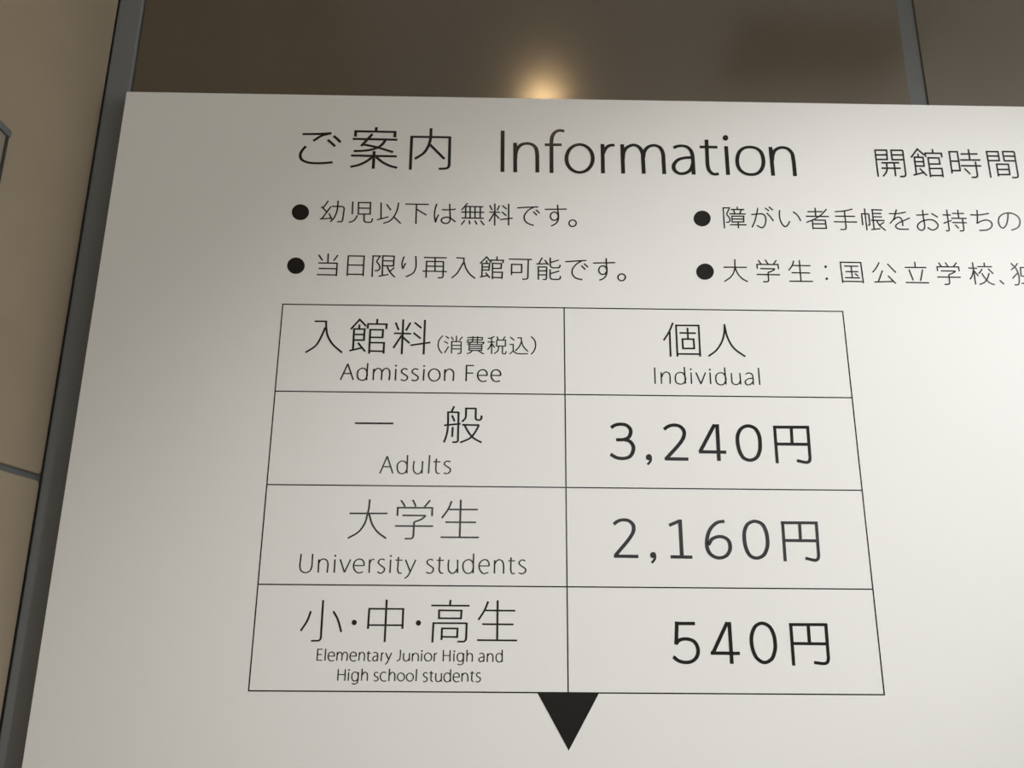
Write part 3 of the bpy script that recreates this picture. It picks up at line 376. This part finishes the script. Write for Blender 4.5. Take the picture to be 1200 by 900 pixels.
('university_students_translation_lettering', 1.92, 1.47, 's-281.8,81.1 -282.3,70.9 -282.3,63.0 -280.2,57.6 -274.5,54.9 -268.1,57.2 -265.5,63.1 -265.4,71.1 -265.5,81.2;p-256.1,73.6 -255.8,55.3;s-255.9,68.2 -253.5,72.7 -249.1,74.2 -244.3,71.8 -242.8,67.3 -242.8,61.3 -243.2,55.2;p-233.2,73.8 -233.1,55.3;f-231.7,78.8 -232.0,78.0 -232.6,77.5 -233.5,77.5 -234.3,78.0 -234.6,78.8 -234.4,79.6 -233.7,80.1 -232.8,80.2 -232.1,79.7;p-225.7,73.9 -218.5,55.8;p-210.8,74.0 -218.5,55.8;p-205.7,65.4 -191.1,65.4;s-191.1,65.4 -191.7,70.2 -194.8,73.7 -199.4,74.4 -204.3,71.6 -206.2,65.1 -204.0,58.7 -198.8,55.3 -192.3,56.6;p-183.7,74.2 -183.4,55.4;s-183.4,68.8 -181.1,73.3 -176.9,74.3;s-162.3,73.6 -166.4,74.9 -170.6,72.4 -170.7,68.9 -166.5,65.4 -162.2,62.0 -162.5,58.0 -166.9,55.0 -171.8,57.0;p-153.7,74.0 -153.8,55.6;f-152.2,79.3 -152.4,78.5 -153.1,78.0 -154.0,78.0 -154.7,78.5 -155.1,79.3 -154.8,80.1 -154.1,80.6 -153.3,80.6 -152.5,80.1;s-142.7,77.9 -142.9,67.1 -142.8,58.7 -140.7,55.4 -137.1,55.6;p-146.9,73.6 -136.7,73.5;p-132.4,74.2 -125.1,57.5;s-117.8,74.3 -125.1,57.5 -128.4,51.4 -132.8,47.9;s-93.0,73.8 -97.1,75.0 -101.1,72.6 -101.2,69.3 -97.0,66.0 -92.6,62.6 -92.7,58.4 -97.1,55.4 -102.6,57.0;s-83.4,78.4 -83.8,67.6 -83.6,59.2 -81.4,55.9 -77.9,55.7;p-87.6,73.8 -77.7,73.7;s-70.5,74.7 -71.1,65.7 -69.9,58.8 -65.2,55.6 -60.7,57.9 -58.3,61.9;p-57.9,74.8 -57.6,56.1;p-35.2,83.5 -35.3,55.9;c-50.2,65.4 -48.9,71.4 -43.3,74.9 -38.7,74.0 -35.6,69.5 -35.6,62.0 -38.4,57.1 -43.4,55.7 -48.1,58.5;p-27.1,66.4 -12.6,66.4;s-12.6,66.4 -13.5,71.7 -16.3,74.6 -19.9,75.1 -24.9,72.3 -27.1,66.4 -25.2,59.6 -20.6,55.7 -13.7,57.3;p-4.9,74.7 -4.9,55.8;s-4.8,68.8 -2.0,73.5 2.0,75.3 6.1,73.3 7.9,68.4 8.0,55.9;s18.5,78.7 18.4,68.4 18.5,60.0 20.5,56.0 24.1,56.4;p14.6,73.9 24.5,73.9;s39.1,73.9 34.7,75.3 30.6,72.5 30.6,69.5 34.7,66.1 39.3,62.6 39.3,58.7 34.2,55.9 29.7,57.1'),
('school_students_lettering', 2.66, 2.17, 's-262.3,2.1 -266.5,-10.9 -274.6,-24.5;r-246.1,17.4 -245.8,-37.5 -259.1,-37.5;s-230.8,2.3 -223.9,-8.7 -217.9,-25.6;f-197.1,-12.6 -197.6,-14.7 -199.3,-16.1 -201.5,-16.1 -203.4,-14.8 -204.2,-12.7 -203.7,-10.5 -201.9,-9.2 -199.7,-9.2 -197.9,-10.5;p-181.0,-21.0 -180.5,6.1 -132.8,6.2 -132.8,-20.7;p-180.3,-16.0 -132.5,-15.9;p-156.6,18.8 -156.8,-38.5;f-107.2,-12.6 -107.8,-14.8 -109.5,-16.1 -111.7,-16.1 -113.6,-14.8 -114.3,-12.7 -113.7,-10.5 -112.0,-9.2 -109.8,-9.2 -107.9,-10.5;p-66.6,18.9 -67.0,11.6;p-93.5,11.2 -39.6,11.2;p-82.1,-6.1 -82.2,4.6 -50.6,4.5 -51.2,-6.1 -82.1,-6.1;p-90.3,-38.6 -89.7,-12.7 -43.0,-12.6;r-43.0,-11.7 -43.5,-37.4 -55.6,-37.2;p-77.7,-35.3 -77.5,-19.7 -55.7,-19.7 -56.0,-31.2 -77.4,-31.0;s-13.3,17.2 -18.2,5.3 -26.6,-7.8;p-16.9,5.0 25.0,4.9;p-21.2,-13.6 22.7,-13.7;p-28.0,-35.1 27.8,-35.2;p0.1,18.9 0.0,-34.8'),
('school_students_translation_lettering', 1.55, 1.16, 'p-248.8,-48.0 -249.0,-63.8;p-249.2,-48.5 -242.2,-48.7;p-248.9,-55.6 -242.7,-55.7;p-249.4,-63.2 -242.0,-63.3;p-238.0,-47.9 -238.1,-63.5;p-233.8,-57.6 -225.2,-57.7;s-225.2,-57.7 -226.2,-53.8 -229.5,-52.1 -232.8,-53.8 -234.0,-58.5 -232.2,-62.7 -228.7,-64.1 -225.4,-62.8;p-221.6,-52.3 -221.7,-63.6;s-221.6,-56.1 -218.7,-52.3 -215.6,-53.7 -214.7,-57.0 -215.0,-63.5;s-214.8,-56.0 -211.3,-52.2 -208.2,-53.6 -207.4,-56.9 -207.9,-63.7;p-203.5,-57.4 -195.0,-57.5;s-195.0,-57.5 -195.9,-53.6 -199.3,-52.0 -202.5,-53.6 -203.8,-58.3 -202.1,-62.5 -198.6,-64.1 -195.2,-62.8;p-191.1,-52.3 -191.2,-63.5;s-191.2,-55.9 -188.1,-52.3 -184.8,-53.5 -183.8,-56.8 -184.0,-63.8;s-178.4,-50.8 -178.7,-56.7 -178.8,-61.4 -177.2,-63.7 -175.0,-63.7;p-180.7,-53.5 -175.0,-53.4;s-171.8,-53.4 -168.9,-52.2 -166.1,-53.8 -165.5,-57.1 -165.9,-63.9;s-165.7,-57.1 -170.1,-57.8 -172.2,-60.9 -170.3,-63.7 -166.0,-61.8;p-160.2,-52.7 -160.4,-63.9;s-160.2,-56.1 -159.0,-53.3 -156.9,-52.8;p-154.6,-52.8 -150.2,-61.7;s-146.4,-52.8 -150.2,-61.7 -152.3,-66.1 -154.8,-68.0;p-218.7,-74.7 -218.7,-89.7;p-209.1,-74.7 -209.0,-89.7;p-218.7,-81.7 -209.1,-81.8;p-204.3,-78.8 -204.3,-89.6;f-202.8,-75.7 -203.0,-76.4 -203.5,-76.8 -204.2,-76.8 -204.9,-76.4 -205.1,-75.7 -204.9,-75.1 -204.4,-74.7 -203.7,-74.7 -203.0,-75.1;c-199.7,-84.3 -198.8,-79.7 -195.5,-78.3 -192.0,-79.7 -190.9,-84.3 -192.4,-88.9 -196.3,-89.9 -198.8,-88.0;s-190.9,-78.4 -191.0,-88.4 -192.2,-92.6 -196.0,-94.0 -199.2,-92.9;p-185.9,-74.0 -186.2,-89.6;s-185.7,-82.4 -182.7,-78.4 -179.2,-79.6 -178.2,-83.7 -178.5,-89.8;s-163.6,-79.3 -166.6,-78.4 -168.9,-80.4 -167.8,-83.2 -164.3,-85.0 -163.4,-87.8 -166.0,-89.9 -169.2,-89.0;s-152.8,-79.0 -156.8,-78.2 -160.1,-80.9 -160.4,-85.0 -158.2,-89.0 -154.3,-89.9 -152.1,-89.1;p-148.2,-73.8 -148.6,-89.8;s-148.0,-82.2 -145.0,-78.4 -141.5,-79.3 -140.4,-83.5 -140.6,-89.7;s-134.1,-48.6 -134.3,-57.2 -135.2,-61.8 -139.2,-63.5;s-129.3,-53.0 -129.8,-58.5 -128.5,-62.7 -125.4,-63.4 -122.1,-61.0;p-121.5,-52.9 -121.6,-63.4;p-117.3,-53.1 -117.4,-63.6;s-117.2,-56.8 -114.1,-53.1 -110.4,-54.1 -109.1,-57.7 -109.3,-63.6;p-104.5,-53.1 -104.8,-63.6;f-103.2,-50.1 -103.4,-50.8 -104.0,-51.3 -104.8,-51.3 -105.4,-50.9 -105.7,-50.2 -105.5,-49.5 -104.9,-49.0 -104.1,-49.0 -103.5,-49.5;c-90.6,-58.0 -90.9,-60.0 -91.9,-61.7 -93.5,-62.8 -95.4,-63.2 -97.3,-62.9 -99.0,-61.7 -100.1,-60.0 -100.6,-58.0 -100.3,-56.0 -99.2,-54.3 -97.7,-53.1 -95.8,-52.7 -93.9,-53.1 -92.2,-54.3 -91.1,-56.0;p-86.9,-52.9 -87.1,-63.7;s-87.1,-56.6 -85.8,-53.6 -83.0,-52.9;p-74.5,-48.6 -74.4,-63.6;p-65.2,-48.6 -65.3,-63.6;p-74.2,-55.8 -65.3,-55.8;p-59.8,-53.0 -59.8,-63.5;f-58.1,-50.1 -58.3,-50.8 -58.9,-51.3 -59.7,-51.3 -60.3,-50.8 -60.6,-50.1 -60.3,-49.4 -59.7,-49.0 -59.0,-49.0 -58.3,-49.4;c-55.2,-58.0 -54.0,-53.8 -50.5,-52.4 -47.3,-53.7 -46.7,-57.9 -48.0,-62.1 -51.0,-63.5 -54.0,-61.9;s-46.2,-52.7 -46.6,-62.5 -47.4,-66.5 -50.9,-67.8 -54.7,-66.9;p-41.6,-48.0 -41.8,-63.8;s-41.7,-56.3 -38.8,-52.9 -34.9,-53.9 -34.0,-57.2 -34.4,-63.8;s-24.6,-53.6 -21.5,-52.3 -18.7,-53.8 -17.9,-57.8 -18.5,-63.9;s-17.9,-57.5 -22.7,-58.0 -25.1,-60.4 -23.3,-63.7 -18.9,-62.0;p-13.1,-52.7 -13.4,-63.9;s-13.1,-56.1 -10.4,-53.1 -6.9,-53.7 -5.5,-57.0 -5.7,-63.8;p7.3,-47.7 7.2,-63.9;c-1.3,-58.3 0.0,-54.0 3.5,-52.6 6.7,-54.3 7.3,-58.3 6.4,-62.6 3.2,-63.9 -0.1,-62.2;c-127.3,-84.3 -127.6,-86.3 -128.6,-88.0 -130.1,-89.1 -131.9,-89.5 -133.7,-89.1 -135.3,-88.0 -136.5,-86.3 -136.9,-84.3 -136.6,-82.4 -135.7,-80.7 -134.2,-79.5 -132.3,-79.1 -130.5,-79.5 -128.9,-80.6 -127.8,-82.3;c-115.0,-84.5 -115.3,-86.5 -116.2,-88.1 -117.7,-89.3 -119.6,-89.7 -121.4,-89.3 -123.0,-88.2 -124.1,-86.5 -124.6,-84.5 -124.3,-82.5 -123.3,-80.9 -121.8,-79.7 -120.0,-79.3 -118.1,-79.7 -116.5,-80.8 -115.4,-82.5;p-110.8,-74.0 -111.1,-89.6;s-95.9,-79.2 -98.7,-78.3 -101.1,-80.2 -100.2,-83.1 -96.4,-85.4 -96.3,-88.5 -99.0,-90.5 -101.3,-89.6;s-90.5,-76.5 -90.6,-84.3 -90.4,-88.5 -88.0,-90.1;p-93.2,-79.1 -87.7,-79.1;s-83.9,-79.1 -84.2,-84.9 -83.0,-89.2 -79.8,-90.1 -76.7,-87.5;p-76.4,-79.0 -76.4,-89.8;p-63.8,-73.8 -63.8,-90.0;c-72.7,-84.5 -71.5,-80.1 -67.8,-78.7 -64.6,-80.3 -63.9,-84.4 -64.8,-88.7 -68.1,-90.3 -71.6,-88.7;p-59.8,-83.9 -51.6,-84.0;s-51.6,-84.0 -52.2,-80.2 -55.4,-78.5 -58.8,-80.2 -60.1,-84.4 -58.6,-88.7 -55.1,-90.3 -51.7,-89.3;p-47.8,-78.9 -48.0,-89.9;s-47.8,-82.5 -45.1,-78.9 -41.2,-79.9 -39.8,-83.4 -39.9,-89.8;s-34.1,-76.2 -34.4,-84.0 -34.3,-88.1 -31.8,-90.1;p-36.8,-78.8 -31.1,-78.8;s-22.7,-79.0 -25.6,-78.1 -27.9,-80.0 -27.1,-82.6 -23.0,-85.0 -22.6,-87.8 -25.6,-90.2 -28.7,-89.4'),
('adult_price_lettering', 5.3, 4.64, 's167.3,271.0 173.7,275.0 182.0,276.5 190.9,274.8 196.3,268.7 196.5,262.6 193.4,256.5 186.5,253.2 174.6,252.5;s186.5,252.9 194.7,250.4 199.7,243.6 199.1,234.6 193.9,227.0 184.2,224.3 173.9,225.7 165.5,230.5;f226.9,226.6 226.5,224.8 225.5,223.3 224.1,222.3 222.4,221.9 220.8,222.2 219.4,223.2 218.5,224.7 218.3,226.5 218.7,228.3 219.6,229.8 221.1,230.8 222.8,231.2 224.4,230.9 225.7,229.9 226.6,228.4;s247.0,269.3 254.7,274.4 263.1,276.0 271.3,274.1 276.7,268.0 276.9,260.4 272.4,251.2 248.8,224.9;p246.3,224.4 281.5,224.3;p323.6,277.3 299.4,235.3;p298.1,235.6 338.8,235.4;p327.7,278.0 327.2,222.1;p321.0,275.4 329.8,275.5;c356.9,252.9 358.8,237.8 364.1,227.3 373.5,223.6 383.5,227.5 389.2,238.1 390.6,248.7 389.8,262.4 384.5,272.3 374.2,276.0 364.2,272.1 358.3,262.8'),
('adult_price_comma', 3.2, 3.35, 's225.3,227.3 225.4,222.8 223.5,218.8 220.2,215.6'),
('adult_price_yen_sign', 4.29, 4.26, 'p414.5,275.9 414.2,219.5;p412.1,274.6 466.6,274.9;r464.7,276.7 463.9,219.3 443.9,223.9;p439.7,274.5 439.0,248.9;p415.0,248.7 463.8,248.6'),
('university_price_lettering', 5.12, 4.36, 's167.6,127.3 174.3,131.9 182.3,133.7 190.3,132.1 195.9,126.4 196.4,119.2 192.5,110.6 169.0,82.7;p166.7,81.7 201.9,81.5;f227.6,83.7 227.2,82.0 226.2,80.6 224.8,79.7 223.1,79.3 221.5,79.6 220.1,80.6 219.2,82.0 219.0,83.6 219.4,85.3 220.3,86.7 221.8,87.7 223.5,88.0 225.1,87.7 226.5,86.8 227.3,85.4;p248.4,126.3 264.1,133.0;p264.6,134.9 264.9,81.5;p248.6,81.4 280.0,81.2;s329.7,133.0 319.1,131.1 308.3,121.6 302.7,107.3 302.6,93.1 307.6,84.7 317.4,80.5 327.7,82.7 333.8,89.1 335.7,96.2 334.1,104.7 327.9,109.7 320.0,110.7 310.4,107.4 304.1,98.8;c357.1,110.6 358.6,95.0 364.3,83.7 373.5,80.7 383.1,84.6 389.3,95.3 390.8,106.6 389.4,119.5 384.4,129.5 373.7,133.4 363.9,129.3 358.7,120.7'),
('university_price_comma', 3.1, 3.15, 's226.0,84.3 226.1,79.8 224.3,76.2 221.0,72.7'),
('university_price_yen_sign', 4.15, 4, 'p414.9,133.2 414.2,76.4;p412.3,131.6 466.1,131.8;r464.4,133.5 463.2,76.4 443.8,81.2;p439.7,131.4 439.0,106.3;p414.8,106.1 463.2,106.0'),
('school_price_lettering', 4.87, 4.32, 'p250.9,-39.2 253.4,-8.2;p250.4,-10.7 278.8,-10.7;s250.3,-38.2 256.2,-33.1 265.3,-31.5 276.1,-34.8 281.2,-44.3 279.4,-54.7 271.7,-61.4 261.7,-62.7 252.9,-60.5 246.1,-55.3;p324.5,-8.8 302.0,-50.2;p298.8,-50.2 339.6,-50.4;p327.5,-8.2 327.7,-64.2;p322.1,-10.8 329.8,-10.7;c357.3,-32.4 358.5,-45.7 363.7,-57.0 373.2,-62.2 383.6,-57.8 389.5,-45.5 390.5,-36.0 389.2,-24.5 384.0,-14.0 374.2,-9.6 364.9,-13.2 359.2,-22.8'),
('school_price_yen_sign', 4.31, 3.86, 'p414.6,-9.7 414.2,-66.1;p412.1,-11.1 466.1,-10.9;r464.6,-9.4 463.7,-64.3 443.3,-61.8;p439.4,-11.1 439.0,-37.0;p414.7,-36.6 463.6,-36.8'),
('bullet_dot_1', 1.46, 1.48, 'f-310.8,620.5 -311.4,615.1 -314.1,610.5 -318.3,607.4 -323.5,606.3 -328.9,607.2 -333.6,610.2 -336.9,614.7 -338.4,620.1 -337.8,625.5 -335.1,630.1 -330.9,633.2 -325.7,634.4 -320.3,633.4 -315.6,630.4 -312.2,625.9'),
('bullet_dot_2', 1.43, 1.43, 'f-310.6,527.3 -311.2,521.9 -313.9,517.4 -318.1,514.3 -323.3,513.2 -328.7,514.1 -333.4,517.1 -336.7,521.6 -338.2,526.9 -337.6,532.3 -335.0,536.9 -330.7,540.0 -325.5,541.1 -320.1,540.1 -315.4,537.2 -312.1,532.6'),
('bullet_dot_3', 1.29, 1.49, 'f338.0,619.7 336.6,614.3 333.3,609.7 328.7,606.6 323.3,605.5 318.1,606.5 313.8,609.4 311.0,613.9 310.2,619.2 311.6,624.6 314.8,629.2 319.5,632.4 324.9,633.5 330.2,632.5 334.5,629.6 337.2,625.0'),
('bullet_dot_4', 1.26, 1.44, 'f337.6,526.6 336.2,521.3 332.9,516.7 328.2,513.7 322.7,512.5 317.5,513.5 313.1,516.4 310.3,520.9 309.5,526.2 310.9,531.6 314.2,536.1 318.9,539.2 324.3,540.4 329.7,539.4 334.0,536.4 336.8,531.9'),
]
# -------- print on the board: strokes given as centre lines in board millimetres
# p polyline, r polyline with rounded corners, s open curve, c closed curve, f filled outline
def catmull(P, closed, sub):
    if len(P) < 3 and not closed:
        return P
    n = len(P)
    out = []
    rng = range(n if closed else n - 1)
    for i in rng:
        p1, p2 = P[i], P[(i + 1) % n]
        p0 = P[i - 1] if (closed or i > 0) else p1 + (p1 - p2)
        p3 = P[(i + 2) % n] if (closed or i + 2 < n) else p2 + (p2 - p1)
        t0 = 0.0
        t1 = t0 + max((p1 - p0).length, 1e-6) ** 0.5
        t2 = t1 + max((p2 - p1).length, 1e-6) ** 0.5
        t3 = t2 + max((p3 - p2).length, 1e-6) ** 0.5
        for k in range(sub):
            t = t1 + (t2 - t1) * k / sub
            a1 = p0 * ((t1 - t) / (t1 - t0)) + p1 * ((t - t0) / (t1 - t0))
            a2 = p1 * ((t2 - t) / (t2 - t1)) + p2 * ((t - t1) / (t2 - t1))
            a3 = p2 * ((t3 - t) / (t3 - t2)) + p3 * ((t - t2) / (t3 - t2))
            b1 = a1 * ((t2 - t) / (t2 - t0)) + a2 * ((t - t0) / (t2 - t0))
            b2 = a2 * ((t3 - t) / (t3 - t1)) + a3 * ((t - t1) / (t3 - t1))
            out.append(b1 * ((t2 - t) / (t2 - t1)) + b2 * ((t - t1) / (t2 - t1)))
    if not closed:
        out.append(P[-1])
    return out

def round_corners(P, r):
    out = [P[0]]
    for i in range(1, len(P) - 1):
        a, b, c = P[i - 1], P[i], P[i + 1]
        d0, d1 = (a - b), (c - b)
        k = min(r, d0.length * 0.45, d1.length * 0.45)
        s, e = b + d0.normalized() * k, b + d1.normalized() * k
        for j in range(5):
            t = j / 4
            out.append(s * (1 - t) ** 2 + b * (2 * t * (1 - t)) + e * t ** 2)
    return out + [P[-1]]

def ribbon(bm, P, wv, wh, closed, y):
    n = len(P)
    if closed and (P[0] - P[-1]).length < 0.05:
        P = P[:-1]
        n -= 1
    L, Rr = [], []
    for i in range(n):
        a = P[i - 1] if (closed or i > 0) else None
        c = P[(i + 1) % n] if (closed or i < n - 1) else None
        def off(d):
            m = Vector((-d.y, d.x)).normalized()
            w = math.sqrt((wv * m.x) ** 2 + (wh * m.y) ** 2)
            return m, w / 2
        if a is None or c is None:
            d = (c - P[i]) if a is None else (P[i] - a)
            m, w = off(d)
            o = m * w
        else:
            m0, w0 = off(P[i] - a)
            m1, w1 = off(c - P[i])
            det = m0.x * m1.y - m0.y * m1.x
            if abs(det) < 0.12:
                o = (m0 + m1).normalized() * ((w0 + w1) / 2)
            else:
                o = Vector(((w0 * m1.y - w1 * m0.y) / det, (w1 * m0.x - w0 * m1.x) / det))
                if o.length > 2.2 * max(w0, w1):
                    o = o.normalized() * 2.2 * max(w0, w1)
        L.append(P[i] + o)
        Rr.append(P[i] - o)
    vl = [bm.verts.new((p.x / 1000, y, EYE + p.y / 1000)) for p in L]
    vr = [bm.verts.new((p.x / 1000, y, EYE + p.y / 1000)) for p in Rr]
    for i in range(n if closed else n - 1):
        j = (i + 1) % n
        bm.faces.new((vl[i], vl[j], vr[j], vr[i]))

def print_strokes(bm, wv, wh, data):
    for k, t in enumerate(data.split(';')):
        kind, t = t[0], t[1:]
        P = [Vector(tuple(map(float, a.split(',')))) for a in t.split()]
        y = -0.0003 - 0.000004 * (k % 12)
        if kind == 'f':
            Q = catmull(P, True, 3)
            bm.faces.new([bm.verts.new((p.x / 1000, y, EYE + p.y / 1000)) for p in Q])
            continue
        closed = kind == 'c'
        if kind == 'p' and (P[0] - P[-1]).length < 0.05:
            closed = True
        if kind == 's':
            P = catmull(P, False, 6)
        elif kind == 'c':
            P = catmull(P, True, 6)
        elif kind == 'r':
            P = round_corners(P, 2.2 * wh)
        ribbon(bm, P, wv, wh, closed, y)

texts = {}
for name, wv, wh, data in PRINT:
    key = name
    for suffix in ('_comma', '_yen_sign'):
        if name.endswith(suffix):
            key = name[:-len(suffix)] + '_lettering'
    if key not in texts:
        texts[key] = bmesh.new()
    print_strokes(texts[key], wv * INK_GAIN, wh * INK_GAIN, data)
for key, bm in texts.items():
    for f in bm.faces:
        f.normal_update()
        if f.normal.y > 0:
            f.normal_flip()
    nm = 'bullet_dot' if key.startswith('bullet_dot') else key
    on_board(done(nm, bm, INK))

# ruled lines of the price table
CX = (-0.3396, 0.0987, 0.5371)
RZ = (0.4620, 0.3218, 0.1802, 0.0383, -0.1035)
LW = 0.0017
for z in RZ:
    on_board(box('table_line', CX[0] - LW / 2, CX[2] + LW / 2, -0.0003, 0.0, EYE + z - LW / 2, EYE + z + LW / 2, INK))
for x in CX:
    on_board(box('table_line', x - LW / 2, x + LW / 2, -0.00032, 0.0, EYE + RZ[4], EYE + RZ[0], INK))
bm = bmesh.new()
tri = ((0.0565, -0.1040), (0.1410, -0.1040), (0.0986, -0.1768))
f0 = [bm.verts.new((x, -0.0004, EYE + z)) for x, z in tri]
f1 = [bm.verts.new((x, 0.0, EYE + z)) for x, z in tri]
bm.faces.new(f0)
bm.faces.new(f1[::-1])
for i in range(3):
    j = (i + 1) % 3
    bm.faces.new((f0[i], f1[i], f1[j], f0[j]))
bmesh.ops.recalc_face_normals(bm, faces=bm.faces)
on_board(done('down_arrow', bm, INK))

# ---------------------------------------------------------------- framed plate on the left wall, cut by the picture's edge
plate = thing('wall_plate', 'beige plate with grey frame on the left tiled wall', 'plate',
              (XL + 0.0015, -0.45, EYE + 0.3))
PO = Vector((XL + 0.0015, -0.45, EYE + 0.3))
def on_plate(o):
    o.parent = plate
    o.matrix_parent_inverse = Matrix.Translation(-PO)
    return o
X0 = XL + 0.0015
y1, z1 = -0.2015, EYE + 0.632                     # far upper corner
y0, z0 = -0.75, EYE + 0.10
on_plate(box('face', X0, X0 + 0.006, y0 + 0.004, y1 - 0.004, z0 + 0.004, z1 - 0.008, NOTICE))
on_plate(box('top_frame', X0, X0 + 0.010, y0, y1, z1 - 0.0105, z1, GROUT, bev=0.0008))
on_plate(box('bottom_frame', X0, X0 + 0.010, y0, y1, z0, z0 + 0.0105, GROUT, bev=0.0008))
on_plate(box('side_frame', X0, X0 + 0.008, y1 - 0.005, y1, z0 + 0.0105, z1 - 0.0105, BEAMM, bev=0.0008))
on_plate(box('side_frame', X0, X0 + 0.008, y0, y0 + 0.005, z0 + 0.0105, z1 - 0.0105, BEAMM, bev=0.0008))
